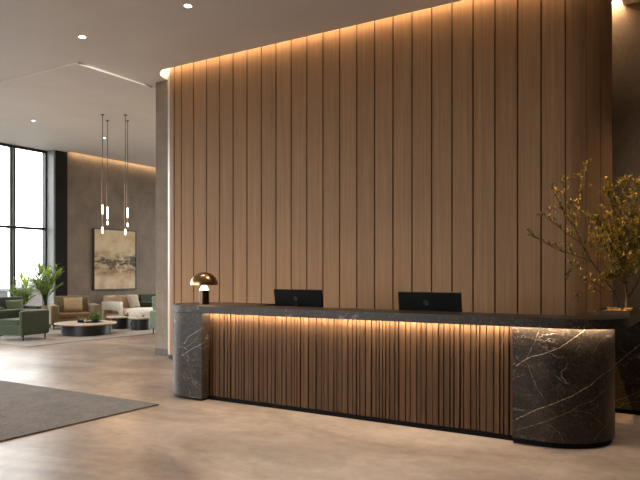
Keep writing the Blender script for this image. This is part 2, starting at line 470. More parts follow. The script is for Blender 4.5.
# ------------------------------------------------------------------ outside
b = new(); box(b, -900, 500, -500, 900, -9.2, -9)
simple('snow_ground', (92, 94, 95), .9, var=.05, scale=.02)
struct('ground_outside', b, 'snow_ground', smooth=0)
simple('facade_haze', (66, 66, 66), .9, var=.06, scale=.3); simple('facade_haze_warm', (62, 57, 53), .9, var=.06, scale=.3); simple('facade_window', (48, 48, 50), .5)
bl = thing('distant_building', 'pale hazy flat-roofed building seen through the glazing beside the palms', 'building', (0, 0, 0))
for k, (x, w, d, top, mt, lab) in enumerate((
        (2, 13, 150, 291, 'facade_haze', 'long grey hazy building behind the leftmost window pane'),
        (22, 9, 140, 290, 'facade_haze_warm', 'low brownish hazy building behind the pane left of the small palm'),
        (37, 12, 165, 287, 'facade_haze', 'taller pale hazy building behind the tall palm'))):
    p = at_d(x, 273, d); wv = w / FPX * d; zt = CZ - (top - HOR) / FPX * d
    r = bl if k == 0 else thing('distant_building', lab, 'building')
    r['label'] = lab; r['group'] = 'hazy buildings far outside'
    r.location = (p.x, p.y, -9); r.rotation_euler = (0, 0, YAW + R(10 * k - 10))
    b = new(); box(b, -wv / 2, wv / 2, 0, 12, 0, zt + 9); obj('wall', b, mt, r, 0)
    b = new(); box(b, -wv / 2 - .3, wv / 2 + .3, -.3, 12.3, zt + 9, zt + 9.5); obj('roof', b, 'snow_ground', r, 0)
    n = 3
    for j in range(n):
        b = new(); xx = -wv / 2 + wv * (j + .5) / n; box(b, xx - .35, xx + .35, -.06, .0, zt + 6.6, zt + 8.2); obj('window', b, 'facade_window', r, 0)

# ------------------------------------------------------------------ LED strips and ceiling lights
def ribbon_path(bm, pts, z0, z1, th=.012):
    pts = [Vector((x, y, 0)) for x, y in pts]
    for p, q in zip(pts, pts[1:]):
        d = (q - p).normalized(); n = Vector((-d.y, d.x, 0)) * th
        q = q + d * .002
        vs = [bm.verts.new((v.x, v.y, z)) for z in (z0, z1) for v in (p, q, q + n, p + n)]
        for f in ((0, 1, 2, 3), (4, 7, 6, 5), (0, 4, 5, 1), (1, 5, 6, 2), (2, 6, 7, 3), (3, 7, 4, 0)): bm.faces.new([vs[i] for i in f])
    bmesh.ops.recalc_face_normals(bm, faces=bm.faces)
led = [(-1.125, 9.24)] + [(-1.6 + .475 * math.cos(R(a)), 8.607 + .565 * math.sin(R(a))) for a in range(0, -91, -6)] + arc(-8.05, 8.507, .465, -90, -176, 14)
b = new(); ribbon_path(b, led, 5.1, 5.13)
tag(obj('led_strip', b, 'led_warm', None, 0), 'warm light strip hidden in the ceiling slot above the oak board wall', 'light strip')
b = new(); box(b, -1.33, -1.13, 9.14, 9.25, 5.10, 5.13)
tag(obj('led_strip', b, 'led_corner', None, 0), 'short bright light bar in the ceiling slot at the right end of the oak boards', 'light strip')
b = new(); box(b, -15.875, -15.862, 12.0, 19.0, 4.98, 5.02)
tag(obj('led_strip', b, 'led_lounge', None, 0), 'warm light strip hidden in the cove above the painting wall', 'light strip')
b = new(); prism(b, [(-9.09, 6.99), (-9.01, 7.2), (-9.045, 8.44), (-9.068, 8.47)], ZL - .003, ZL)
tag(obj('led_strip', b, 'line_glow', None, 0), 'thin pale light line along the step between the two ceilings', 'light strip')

def downlight(loc, label, power, size=75, first=[None]):
    if first[0] is None:
        t = thing('downlight', label, 'ceiling light', loc, 0, 'round recessed ceiling downlights')
        b = new(); lathe(b, [(.046, -.001), (.05, -.003), (.066, -.003), (.068, 0), (.046, 0)], 28); obj('trim_ring', b, 'white_trim', t)
        b = new(); lathe(b, [(0, -.0015), (.046, -.0015), (.046, 0), (0, 0)], 24); obj('lens', b, 'downlight_glow', t)
        first[0] = t
    else:
        t = dup(first[0], loc, 0, label)
    if loc[0] < -10: t.scale = (.6, .6, .6)
    spot('downlight_or_fill_beam', (loc[0], loc[1], loc[2] - .02), (loc[0], loc[1], 0), power, size)
    return t
DP = 80
downlight((-8.06, 6.28, ZC), 'round white downlight in the upper ceiling near the lounge step', DP)
downlight((-5.95, 6.28, ZC), 'round white downlight in the ceiling nearest the top edge of the oak wall', DP)
downlight((-3.85, 6.28, ZC), 'round downlight above the middle of the reception desk, out of frame', DP)
downlight((-13.35, 9.07, ZL), 'round downlight in the lounge ceiling near the windows', DP)
downlight((-13.5, 11.2, ZL), 'round downlight in the lounge ceiling behind the pendant cords', DP)
downlight((.9, 8.55, ZC), 'unseen round downlight added to brighten the stucco wall right of the oak boards', 110, 110)  # extra fixture out of view, added as fill for the right stucco
for x in (-12.5, -8, -4, 0): 
    spot('downlight_or_fill_beam', (x, 1.8, ZC - .02), (x, 1.8, 0), DP, 90)  # added fill spots over the near floor, no fixtures

# ------------------------------------------------------------------ reception desk
desk = thing('reception_desk', 'long reception desk with dark marble ends and counter over vertical wood slats', 'reception desk', (0, 0, 0))
ZS0, ZS1 = 1.031, 1.116
slab = arc(-5.447, 6.125, .445, 270, 90, 26) + [(-4.75, 6.57), (-4.75, 6.15), (-1.12, 6.15), (-1.12, 7.95), (-.68, 7.95)] + arc(-1.14, 6.14, .46, 0, -90, 22)
b = new(); prism(b, slab[::-1], ZS0, ZS1, .002)
obj('counter_top', b, 'marble_dark', desk)

def veins(bm, lines, faint=()):
    bv = BVHTree.FromBMesh(bm)
    rv = random.Random(5); out = []
    for li, (ox, oy, sc, w, mi, pts) in enumerate(lines):
        P = []
        for (x0, y0), (x1, y1) in zip(pts, pts[1:]):
            n = max(2, int(math.hypot(x1 - x0, y1 - y0) / 5))
            for k in range(n): P.append((x0 + (x1 - x0) * k / n + rv.uniform(-1, 1), y0 + (y1 - y0) * k / n + rv.uniform(-1, 1)))
        P.append(pts[-1]); Q = []
        for x, y in P:
            h = bv.ray_cast(Vector((0, 0, CZ)), ray(ox + x / sc, oy + y / sc).normalized())
            if h[0] is not None: Q.append((h[0] + h[1] * .0006, h[1]))
        vs = []
        for k, (p, nrm) in enumerate(Q):
            d = (Q[min(k + 1, len(Q) - 1)][0] - Q[max(k - 1, 0)][0]).normalized(); sd = nrm.cross(d) * w * rv.choice((.25, .5, .7, .9)) * rv.uniform(.8, 1.1) * .62
            vs.append((p - sd, p + sd))
        out.append((vs, mi))
    for vs, mi in out:
        vv = [(bm.verts.new(a), bm.verts.new(c)) for a, c in vs]
        for (a, c), (d, e) in zip(vv, vv[1:]):
            f = bm.faces.new((a, c, e, d)); f.material_index = mi
A = (505, 310, 3.43)
dr = [(-1.57, 5.73)] + arc(-1.31, 6.23, .50, -90, 60, 26) + [(-1.57, 6.78)]
b = new(); prism(b, dr, .05, ZS0 - .001)
veins(b, [A + (.008, 1, [(37, 192), (60, 176), (90, 160), (140, 148), (190, 128), (230, 100), (262, 78), (280, 62)]),
          A + (.0075, 1, [(37, 375), (100, 345), (170, 320), (230, 295), (290, 260), (330, 225), (360, 205), (375, 188)]),
          A + (.0055, 2, [(37, 413), (100, 395), (160, 375), (215, 352), (250, 330), (300, 312), (350, 268)]),
          A + (.006, 2, [(115, 75), (104, 105), (82, 150), (70, 172)]), A + (.005, 2, [(37, 155), (48, 172), (75, 180), (95, 230), (110, 268), (132, 300)]),
          A + (.005, 2, [(240, 142), (258, 118)]), A + (.005, 2, [(302, 450), (330, 415), (352, 392)]), A + (.004, 2, [(232, 345), (290, 352), (340, 400)]),
          A + (.004, 2, [(150, 392), (185, 420), (200, 452)]), A + (.004, 2, [(300, 150), (318, 120), (330, 100)])])
obj('end_drum', b, ['marble_dark', 'marble_vein', 'marble_vein_faint'], desk, 30)
b = new(); prism(b, [(-1.57, 5.755)] + arc(-1.31, 6.23, .475, -90, 60, 20) + [(-1.57, 6.75)], 0, .05); obj('plinth', b, 'plinth_black', desk)

dl = arc(-5.447, 6.125, .441, 270, 90, 26) + [(-5.165, 6.566), (-5.165, 5.684)]
b = new(); prism(b, dl[::-1], .03, ZS0 - .003)
Bq = (165, 295, 4.36)
veins(b, [Bq + (.007, 1, [(72, 265), (110, 240), (166, 209)]), Bq + (.006, 1, [(85, 212), (100, 185), (130, 165), (166, 144)]),
          Bq + (.005, 2, [(72, 262), (82, 236), (105, 218), (130, 200)]), Bq + (.004, 2, [(110, 330), (120, 380), (150, 410)]), Bq + (.004, 2, [(80, 350), (100, 400), (110, 430)])])
obj('end_drum', b, ['marble_dark', 'marble_vein', 'marble_vein_faint'], desk, 30)
b = new(); prism(b, (arc(-5.447, 6.125, .421, 270, 90, 20) + [(-5.185, 6.545), (-5.185, 5.705)])[::-1], 0, .03); obj('plinth', b, 'plinth_black', desk)
b = new(); box(b, -1.1, -.70, 7.55, 7.93, .05, ZS0 - .001, .004)
veins(b, [A + (.008, 1, [(376, 188), (400, 170), (430, 145), (462, 118)]), A + (.005, 2, [(462, 280), (400, 305), (378, 312)]), A + (.005, 2, [(462, 312), (410, 322), (378, 342)]),
          A + (.005, 2, [(380, 120), (420, 150)])])
obj('return_leg', b, ['marble_dark', 'marble_vein', 'marble_vein_faint'], desk, 30)
b = new(); box(b, -1.08, -.72, 7.57, 7.91, 0, .05); obj('plinth', b, 'plinth_black', desk)

# slatted front
b = new(); b.faces.layers.float.new('tone')
rs = random.Random(21); x = -5.158
while x < -1.60:
    w = rs.choice((.024, .03, .038, .044, .05, .056, .06)); w = min(w, -1.578 - x)
    y = 5.81 + rs.choice((0, 0, .004, .009))
    box(b, x, x + w, y, 5.838, .05, 1.022, .003, 0, 1, rs.uniform(.2, .85))
    x += w + rs.choice((.007, .009, .013))
box(b, -5.164, -1.572, 5.837, 6.1, .046, ZS0 - .002, 0, 1)
obj('slat_front', b, ['walnut_slat', 'groove_black'], desk, 30)
b = new(); box(b, -5.164, -1.572, 5.822, 6.08, 0, .046); obj('plinth', b, 'plinth_black', desk)
b = new(); ribbon_path(b, [(-5.164, 5.768), (-1.58, 5.768)], ZS0 - .001, ZS0 + .004, .022); ribbon_path(b, [(-1.57, 5.700), (-1.31, 5.700)] + arc(-1.31, 6.23, .530, -88, -4, 20), ZS0 - .001, ZS0 + .004, .018)
obj('led_strip', b, 'led_desk', desk, 0)
b = new(); box(b, -5.2, -1.6, 6.11, 6.95, .72, .75, .003); obj('work_surface', b, 'walnut_slat', desk)

# ------------------------------------------------------------------ things on the desk
def monitor(x, y, label, first=[None]):
    if first[0] is None:
        t = thing('monitor', label, 'computer monitor', (x, y, .751), 0, 'monitors on the reception desk')
        tilt = Matrix.Translation((0, 0, .36)) @ Matrix.Rotation(R(9), 4, 'X')
        b = new(); box(b, -.355, .355, -.012, .018, -.185, .185, .006, mtx=tilt); obj('shell', b, 'monitor_shell', t)
        b = new(); box(b, -.347, .347, .018, .020, -.177, .177, mtx=tilt); obj('screen', b, 'screen_glass', t, 0)
        b = new(); box(b, -.05, .05, -.05, -.0125, -.12, -.03, .008, mtx=tilt); box(b, -.035, .035, -.075, -.055, -.352 + .36 - .0, .36, .006); obj('stand', b, 'monitor_shell', t)
        b = new(); box(b, -.13, .13, -.14, .08, 0, .012, .005); obj('base', b, 'monitor_shell', t)
        b = new(); lathe(b, [(0, .001), (.022, .001), (.024, .0035), (.029, .0035), (.031, 0), (0, 0)], 28, mtx=tilt @ Matrix.Translation((-.03, -.012, .072)) @ Matrix.Rotation(R(90), 4, 'X'))
        obj('emblem', b, 'monitor_emblem', t)
        first[0] = t; return t
    return dup(first[0], (x, y, .751), 0, label)
monitor(-4.50, 6.72, 'black monitor seen from behind nearer the mushroom lamp, round emblem on its back')
monitor(-2.65, 6.47, 'black monitor seen from behind nearer the leafy plant, right of the other monitor')

lamp = thing('table_lamp', 'mushroom table lamp with a domed bronze shade on the left end of the counter', 'table lamp', (-5.44, 6.03, ZS1))
b = new(); lathe(b, [(0, 0), (.058, 0), (.062, .004), (.062, .168), (.058, .172), (0, .172)], 36); obj('base', b, 'brass_base', lamp)
b = new(); lathe(b, [(.060, .172), (.058, .182), (.036, .222), (.030, .235), (0, .235)], 32); obj('diffuser', b, 'lamp_glow', lamp)
prof = [(.172 * math.cos(R(a)), .236 + .158 * math.sin(R(a))) for a in range(0, 91, 6)]
b = new(); lathe(b, prof + [(0, .390)] + [(.168 * math.cos(R(a)), .236 + .153 * math.sin(R(a))) for a in range(84, -1, -6)] + [prof[0]], 48); obj('lamp_shade', b, 'brass', lamp, 50)
b = new(); cyl(b, (0, 0, .235), (0, 0, .388), .008); obj('stem', b, 'brass_base', lamp)
point('lamp_bulb', (-5.44, 6.03, ZS1 + .29), 3.0, rad=.03)

# plant in its stone tray on the desk return
tray = thing('planter', 'leafy golden-green plant in a low stone tray on the right end of the counter', 'potted plant', (-.838, 6.65, ZS1))
b = new()
pol = [(-.17, -.33), (.17, -.33), (.17, .3), (-.17, .3)]
t = new(); bmesh.ops.create_cube(t, size=1); bmesh.ops.transform(t, matrix=Matrix.Translation((0, 0, .024)) @ Matrix.Diagonal((.29, .63, .048, 1)), verts=t.verts)
top = [f for f in t.faces if f.normal.z > .9]
bmesh.ops.inset_region(t, faces=top, thickness=.022); bmesh.ops.translate(t, vec=(0, 0, -.02), verts=top[0].verts[:])
bmesh.ops.bevel(t, geom=t.edges[:], offset=.003, segments=2, affect='EDGES'); merge(b, t); obj('tray', b, 'stone_tray', tray)
b = new(); box(b, -.121, .121, -.291, .291, .03, .038, .003); obj('soil', b, 'soil', tray)
b = new(); rp = random.Random(2)
for k in range(26):
    t = new(); bmesh.ops.create_icosphere(t, subdivisions=1, radius=rp.uniform(.010, .018)); merge(b, t, Matrix.Translation((rp.uniform(-.1, .1), rp.uniform(-.26, .26), .042)) @ Matrix.Diagonal((1.3, 1, .7, 1)))
po_ = obj('pebbles', b, 'pebble', tray); po_['kind'] = 'stuff'

LD = 6.12
def tp(px, py, dd=0): return at_d(px, py, LD + dd)
guides = [  # (points px,py,depth offset), radius, leaf spacing start fraction
    ([(626, 309, .3), (627, 298, .3), (625, 284, .28), (624, 266, .25), (621, 246, .2), (617, 226, .15), (612, 206, .1), (607, 187, .05)], .016, .35),
    ([(628, 297, .3), (636, 284, .33), (643, 268, .36), (647, 246, .3), (650, 222, .25), (655, 196, .2)], .011, .3),
    ([(619, 309, .28), (614, 292, .22), (608, 284, .16), (598, 270, .1), (588, 256, .02), (580, 240, -.04), (573, 222, -.08), (566, 200, -.12), (562, 179, -.15)], .009, .45),
    ([(580, 240, -.04), (577, 222, .02), (579, 200, .08), (583, 182, .1), (586, 165, .12)], .005, .2),
    ([(573, 226, -.08), (564, 212, -.1), (557, 200, -.14), (553, 187, -.15)], .004, .1),
    ([(580, 242, -.04), (566, 233, -.08), (553, 222, -.1), (541, 213, -.12)], .004, .15),
    ([(592, 262, .04), (577, 256, -.02), (561, 251, -.06), (546, 243, -.1), (531, 236, -.14)], .004, .3),
    ([(624, 262, .25), (632, 236, .2), (633, 210, .1), (637, 182, .05)], .006, .2),
    ([(621, 246, .2), (620, 224, .3), (622, 202, .3), (626, 179, .25)], .006, .2),
    ([(614, 292, .22), (602, 290, .15), (589, 291, .1), (576, 298, .05)], .004, .25),
    ([(602, 290, .15), (594, 282, .12), (583, 280, .1)], .003, .2),
    ([(598, 270, .1), (598, 250, .0), (602, 232, -.05), (606, 214, -.1)], .005, .15),
    ([(608, 284, .16), (610, 262, .05), (612, 244, -.05), (611, 226, -.12)], .005, .1),
    ([(625, 276, .25), (614, 262, .35), (606, 250, .4), (599, 236, .42)], .005, .15),
    ([(643, 268, .36), (636, 254, .2), (634, 240, .1), (630, 224, .0)], .005, .1),
    ([(643, 268, .36), (655, 256, .3), (664, 240, .25), (668, 220, .2)], .005, .1),
    ([(625, 280, .28), (634, 270, .1), (640, 258, .0), (640, 240, -.06), (638, 222, -.1)], .005, .1),
    ([(621, 250, .2), (612, 238, .22), (604, 226, .25), (596, 218, .25)], .004, .1),
    ([(624, 268, .25), (618, 256, .1), (620, 240, .0), (624, 228, -.05)], .004, .1),
    ([(588, 256, .02), (592, 244, .05), (590, 230, .1), (592, 218, .12)], .003, .2),
    ([(588, 256, .02), (582, 262, .0), (573, 268, -.02), (566, 276, -.05)], .003, .3),
    ([(625, 284, .28), (618, 278, .2), (610, 276, .1), (604, 280, .05)], .004, .1),
    ([(647, 246, .3), (640, 230, .25), (643, 210, .2), (646, 190, .2)], .005, .1),
]
bw = new(); bf = new(); tl = bf.faces.layers.float.new('tone'); rl = random.Random(11)
def leaf(bm, p, d, up, L, W, tone, lay):
    d = d.normalized(); s = d.cross(up)
    if s.length < 1e-3: s = d.cross(Vector((1, 0, 0)))
    s.normalize(); n = s.cross(d)
    mid = p + d * L * .5 - n * L * .04
    v = [bm.verts.new(p), bm.verts.new(mid + s * W * .5 + n * W * .12), bm.verts.new(p + d * L), bm.verts.new(mid - s * W * .5 + n * W * .12), bm.verts.new(mid)]
    for f in ((0, 1, 4), (1, 2, 4), (2, 3, 4), (3, 0, 4)):
        q = bm.faces.new([v[i] for i in f]); q[lay] = tone
def smoothpath(P, n=6):
    out = []
    for i in range(len(P) - 1):
        p0, p1, p2, p3 = P[max(i - 1, 0)], P[i], P[i + 1], P[min(i + 2, len(P) - 1)]
        for k in range(n):
            t = k / n
            out.append(.5 * ((2 * p1) + (p2 - p0) * t + (2 * p0 - 5 * p1 + 4 * p2 - p3) * t * t + (3 * p1 - p0 - 3 * p2 + p3) * t ** 3))
    return out + [P[-1]]
inv = Matrix.Translation(-Vector(tray.location))
for pts, r, f0 in guides:
    P = smoothpath([inv @ tp(*q) for q in pts]); tube(bw, P, r, .0014, 6)
    N = len(P)
    for i in range(int(N * f0), N):
        p = P[i]; d = (P[min(i + 1, N - 1)] - P[max(i - 1, 0)]).normalized()
        for rep in range(4 if pts[0][0] > 596 and pts[-1][0] > 590 else 2):
            sd = Vector((rl.uniform(-1, 1), rl.uniform(-1, 1), rl.uniform(-.5, .9)))
            dd = d * rl.uniform(.5, 1.2) + sd * .9
            leaf(bf, p + d * rl.uniform(-.01, .01), dd, Vector((rl.uniform(-.4, .4), rl.uniform(-.4, .4), 1)), rl.uniform(.04, .066), rl.uniform(.013, .02), rl.random(), tl)
        # twiglets
        for tw in range((2 if pts[-1][1] < 260 else 1) if pts[0][0] > 610 and pts[-1][0] > 590 else (1 if i % 4 == 0 else 0)):
            q = p + Vector((rl.uniform(-1, 1), rl.uniform(-1, 1), rl.uniform(-.3, 1))).normalized() * rl.uniform(.06, .15)
            tube(bw, [p, (p + q) / 2 + Vector((0, 0, .006)), q], .0018, .0008, 4)
            for k in range(13):
                s = rl.random(); sd = Vector((rl.uniform(-1, 1), rl.uniform(-1, 1), rl.uniform(-.4, 1)))
                leaf(bf, p.lerp(q, s), (q - p).normalized() * .6 + sd, Vector((rl.uniform(-.5, .5), rl.uniform(-.5, .5), 1)), rl.uniform(.032, .054), rl.uniform(.011, .017), rl.random(), tl)
obj('branches', bw, 'bark', tray); obj('foliage', bf, 'leaf_olive', tray, 0)
spot('downlight_or_fill_beam', (-2.35, 5.2, ZC - .03), (-.8, 6.75, 1.9), 520, 26, .8, (255, 208, 130), .05)

# ------------------------------------------------------------------ rugs
b = new(); box(b, -11.5, -5.44, .6, 5.27, .0, .014, .004); box(b, -11.504, -5.436, .596, 5.274, 0, .006, 0, 1)
tag(obj('rug', b, ['carpet_brown', 'rug_edge']), 'large brown flecked entrance rug with a pointed corner on the near floor', 'rug')
b = new(); box(b, -15.44, -11.95, 8.0, 16.0, 0, .012, .004); tag(obj('rug', b, 'carpet_grey'), 'pale grey rug under the lounge armchairs and tables', 'rug')
ZRUG = .012

# ------------------------------------------------------------------ lounge furniture
def cushion_bm(w, h, th):
    t = new(); n = 12
    for sgn in (1, -1):
        g = [[t.verts.new(((u / n - .5) * w * (1 - .10 * (1 - (2 * v / n - 1) ** 2) * 0), sgn * th * .5 * max(0, (1 - (2 * u / n - 1) ** 4) * (1 - (2 * v / n - 1) ** 4)) ** .6, (v / n - .5) * h)) for v in range(n + 1)] for u in range(n + 1)]
        for u in range(n):
            for v in range(n):
                q = (g[u][v], g[u + 1][v], g[u + 1][v + 1], g[u][v + 1]); t.faces.new(q if sgn < 0 else q[::-1])
    for v in t.verts:                               # pinch the sides so the corners stand out
        u, w_ = v.co.x / (w / 2), v.co.z / (h / 2)
        v.co.x *= 1 - .07 * (1 - w_ ** 2); v.co.z *= 1 - .07 * (1 - u ** 2)
    bmesh.ops.remove_doubles(t, verts=t.verts, dist=1e-5)
    bmesh.ops.recalc_face_normals(t, faces=t.faces); return t
def cushion(loc, rz, w, h, th, lean, mat, label, group=None):
    b = new(); merge(b, cushion_bm(w, h, th), Matrix.Rotation(R(lean), 4, 'X'))
    o = obj('cushion', b, mat, None, 60); o.location = loc; o.rotation_euler = (0, 0, rz)
    return tag(o, label, 'cushion', group)

def armchair(name, label, loc, rz, w, d, zs, za, zb, mat, leg, seatmat=None, arm_w=.14, back_t=.18, lean=8, cat='armchair', group=None, seats=1, leg_h=.12):
    t = thing(name, label, cat, (loc[0], loc[1], ZRUG), rz, group)
    b = new(); box(b, -w / 2 + .02, w / 2 - .02, -d / 2 + .01, d / 2 - .02, leg_h, zs - .13, .03, seg=3); obj('base', b, mat, t)
    iw = (w - 2 * arm_w) / seats
    for k in range(seats):
        b = new(); x0 = -w / 2 + arm_w + k * iw
        box(b, x0 + .004, x0 + iw - .004, -d / 2, d / 2 - back_t, zs - .128, zs, .04, seg=4); obj('seat', b, seatmat or mat, t)
    mt = Matrix.Translation((0, d / 2 - back_t / 2, 0)) @ Matrix.Translation((0, 0, zs - .1)) @ Matrix.Rotation(R(-lean), 4, 'X') @ Matrix.Translation((0, 0, -zs + .1))
    b = new(); box(b, -w / 2 + (arm_w - .03), w / 2 - (arm_w - .03), -back_t / 2, back_t / 2, leg_h + .1, zb, .05, seg=4, mtx=mt); obj('backrest', b, mat, t)
    for s in (-1, 1):
        b = new(); x0 = s * (w / 2 - arm_w / 2); box(b, x0 - arm_w / 2, x0 + arm_w / 2, -d / 2 - .01, d / 2 - .01, leg_h, za, .045, seg=4); obj('arm', b, mat, t)
    for sx in (-1, 1):
        for sy in (-1, 1):
            b = new(); cyl(b, (sx * (w / 2 - .08), sy * (d / 2 - .08), 0), (sx * (w / 2 - .08), sy * (d / 2 - .08), leg_h + .03), .014, .02); obj('leg', b, leg, t)
    return t
armchair('armchair', 'green velvet tub armchair nearest the camera, by the rug edge', (-13.38, 8.82), R(10), .86, .78, .47, .66, .66, 'velvet_green', 'leg_brown', arm_w=.13, lean=3)
armchair('armchair', 'dark green armchair with a high back, behind the nearest green tub chair', (-14.62, 9.38), R(90), 1.1, .72, .44, .68, .9, 'velvet_dark_green', 'leg_brown')
cushion((-14.64, 9.46, .44 + ZRUG + .2), R(90), .46, .42, .15, -16, 'cushion_green', 'olive green cushion leaning in the dark green armchair')
armchair('armchair', 'wide olive tan armchair below the left edge of the painting', (-14.95, 11.36), R(62), 1.25, .85, .42, .64, .86, 'fabric_olive', 'leg_black', 'fabric_brown', arm_w=.2)
ca = R(62)
cushion((-14.98 + .02, 11.33 + .03, .42 + ZRUG + .21), ca, .5, .42, .16, -18, 'fabric_tan', 'tan cushion propped up in the wide olive armchair')
armchair('armchair', 'sage green armchair half hidden by the stucco pier', (-11.6, 11.78), R(90), .95, .82, .48, .56, .92, 'fabric_sage', 'leg_black', arm_w=.16)

# beige sofa with an open arched arm
sofa = thing('sofa', 'beige sofa with a cream arched arm under the painting', 'sofa', (-15.12, 13.4, ZRUG), R(90))
b = new(); box(b, -.6, .62, -.33, .28, .12, .3, .03); obj('base', b, 'fabric_beige', sofa)
b = new(); box(b, -.46, .62, -.36, .2, .3, .43, .04, seg=4); obj('seat', b, 'fabric_beige', sofa)
b = new(); box(b, -.6, .62, .2, .4, .2, .82, .05, seg=4); obj('backrest', b, 'fabric_beige', sofa)
b = new()
prof = [(-.42, .0), (-.42, .62), (-.39, .655), (.36, .655), (.40, .62), (.40, 0), (.32, 0), (.32, .32), (.26, .4), (-.28, .4), (-.34, .32), (-.34, 0)]
prism(b, prof, -.05, .05, .012, mtx=Matrix.Translation((-.60, 0, 0)) @ Matrix(((0, 0, 1, 0), (1, 0, 0, 0), (0, 1, 0, 0), (0, 0, 0, 1))))
obj('arm', b, 'fabric_cream', sofa)['label'] = 'cream arched arm'
for sx in (-.5, .55):
    for sy in (-.25, .22):
        b = new(); cyl(b, (sx, sy, 0), (sx, sy, .13), .014, .02); obj('leg', b, 'leg_black', sofa)
cushion((-15.14, 13.22, .43 + ZRUG + .215), R(82), .46, .42, .15, -16, 'fabric_tan', 'tan cushion on the beige sofa, nearer the cream arm')
cushion((-14.98, 13.5, .43 + ZRUG + .2), R(96), .44, .4, .14, -20, 'fabric_taupe', 'pale taupe cushion on the beige sofa, in front of the tan one')
armchair('sofa', 'green velvet sofa past the beige sofa, low in the lounge corner', (-15.12, 14.85), R(90), 1.6, .85, .42, .6, .83, 'velvet_green', 'leg_black', cat='sofa', seats=2)
t = thing('ottoman', 'round cream ottoman between the sofas and the small black tables', 'ottoman', (-14.0, 13.1, ZRUG))
b = new(); lathe(b, [(0, .1), (.54, .1), (.58, .14), (.6, .3), (.58, .42), (.5, .47), (.3, .49), (0, .495)], 40); obj('seat', b, 'fabric_cream', t)
for k in range(4):
    b = new(); c, s = .42 * math.cos(R(45 + 90 * k)), .42 * math.sin(R(45 + 90 * k)); cyl(b, (c, s, 0), (c, s, .11), .016, .02); obj('leg', b, 'leg_black', t)

def coffee_table(label, loc, rt_, rb, zt, th=.04, group='round black and stone coffee tables', off=(0, 0)):
    t = thing('coffee_table', label, 'coffee table', (loc[0], loc[1], ZRUG), 0, group)
    b = new(); lathe(b, [(0, zt - th), (rt_ - .02, zt - th), (rt_, zt - th * .6), (rt_, zt - .008), (rt_ - .008, zt), (0, zt)], 56); obj('table_top', b, 'table_top_stone', t)
    b = new(); lathe(b, [(0, 0), (rb, 0), (rb, zt - th), (0, zt - th)], 48, loc=(off[0], off[1], 0)); obj('base', b, 'table_black', t)
    return t
coffee_table('large round coffee table with a stone top and black drum base, holding plant bowls', (-13.16, 10.36), .72, .56, .285, off=(0, 0))
coffee_table('small black drum table behind the large one, nearer the cream sofa arm', (-13.72, 11.93), .39, .24, .33)
coffee_table('small black drum table nearest the sage green armchair', (-13.0, 11.96), .33, .24, .325)
zt = ZRUG + .285
b = new(); lathe(b, [(0, 0), (.27, 0), (.29, .006), (.29, .014), (.28, .01), (0, .008)], 40); o = obj('tray', b, 'ceramic_dark'); o.location = (-13.1, 10.42, zt); tag(o, 'round dark tray on the large coffee table', 'tray')
def bowl_plant(loc, r, h, n, hl, label, spread=1.0, dome=True):
    t = thing('plant_bowl', label, 'potted plant', loc)
    b = new(); lathe(b, [(0, 0), (r * .8, 0), (r, h * .5), (r, h), (r * .9, h), (r * .88, h * .7), (0, h * .7)], 28); obj('bowl', b, 'ceramic_dark', t)
    b = new(); lay = b.faces.layers.float.new('tone'); q = random.Random(n)
    for k in range(n):
        a = q.uniform(0, 6.283); e = q.uniform(.15, 1.5); d = Vector((math.cos(a) * math.cos(e), math.sin(a) * math.cos(e), math.sin(e)))
        p = Vector((math.cos(a), math.sin(a), 0)) * r * q.uniform(0, .75) + Vector((0, 0, h * .75)) + d * hl * q.uniform(.0, .75)
        leaf(b, p, d + Vector((q.uniform(-.4, .4), q.uniform(-.4, .4), q.uniform(-.2, .3))), Vector((0, 0, 1)), hl * q.uniform(.3, .6), hl * .16, q.random(), lay)
    obj('foliage', b, 'leaf_moss', t, 0); return t
bowl_plant((-12.99, 10.5, zt + .0125), .10, .07, 260, .17, 'dark bowl with a bushy green plant on the large coffee table')
bowl_plant((-13.29, 10.30, zt + .0125), .075, .04, 60, .12, 'smaller dark bowl with sparse green sprigs on the large coffee table')
b = new(); lathe(b, [(0, 0), (.022, 0), (.03, .05), (.028, .09), (.024, .09), (.026, .05), (.018, .006), (0, .006)], 20); o = obj('glass_cup', b, 'glass_grey'); o.location = (-13.02, 10.24, zt + .0125); tag(o, 'small pale cup in front of the bushy plant bowl', 'cup')
bowl_plant((-13.6, 12.02, ZRUG + .33), .05, .03, 40, .09, 'tiny green sprig on the small table nearer the cream sofa arm')
b = new(); box(b, -.13, .13, -.08, .08, 0, .015, .004); o = obj('tray', b, 'table_top_stone'); o.location = (-13.03, 12.0, ZRUG + .325); o.rotation_euler = (0, 0, R(30)); tag(o, 'flat beige tray on the small table nearest the sage armchair', 'tray')
bowl_plant((-12.97, 12.02, ZRUG + .341), .03, .02, 24, .06, 'tiny green succulent on the flat beige tray')

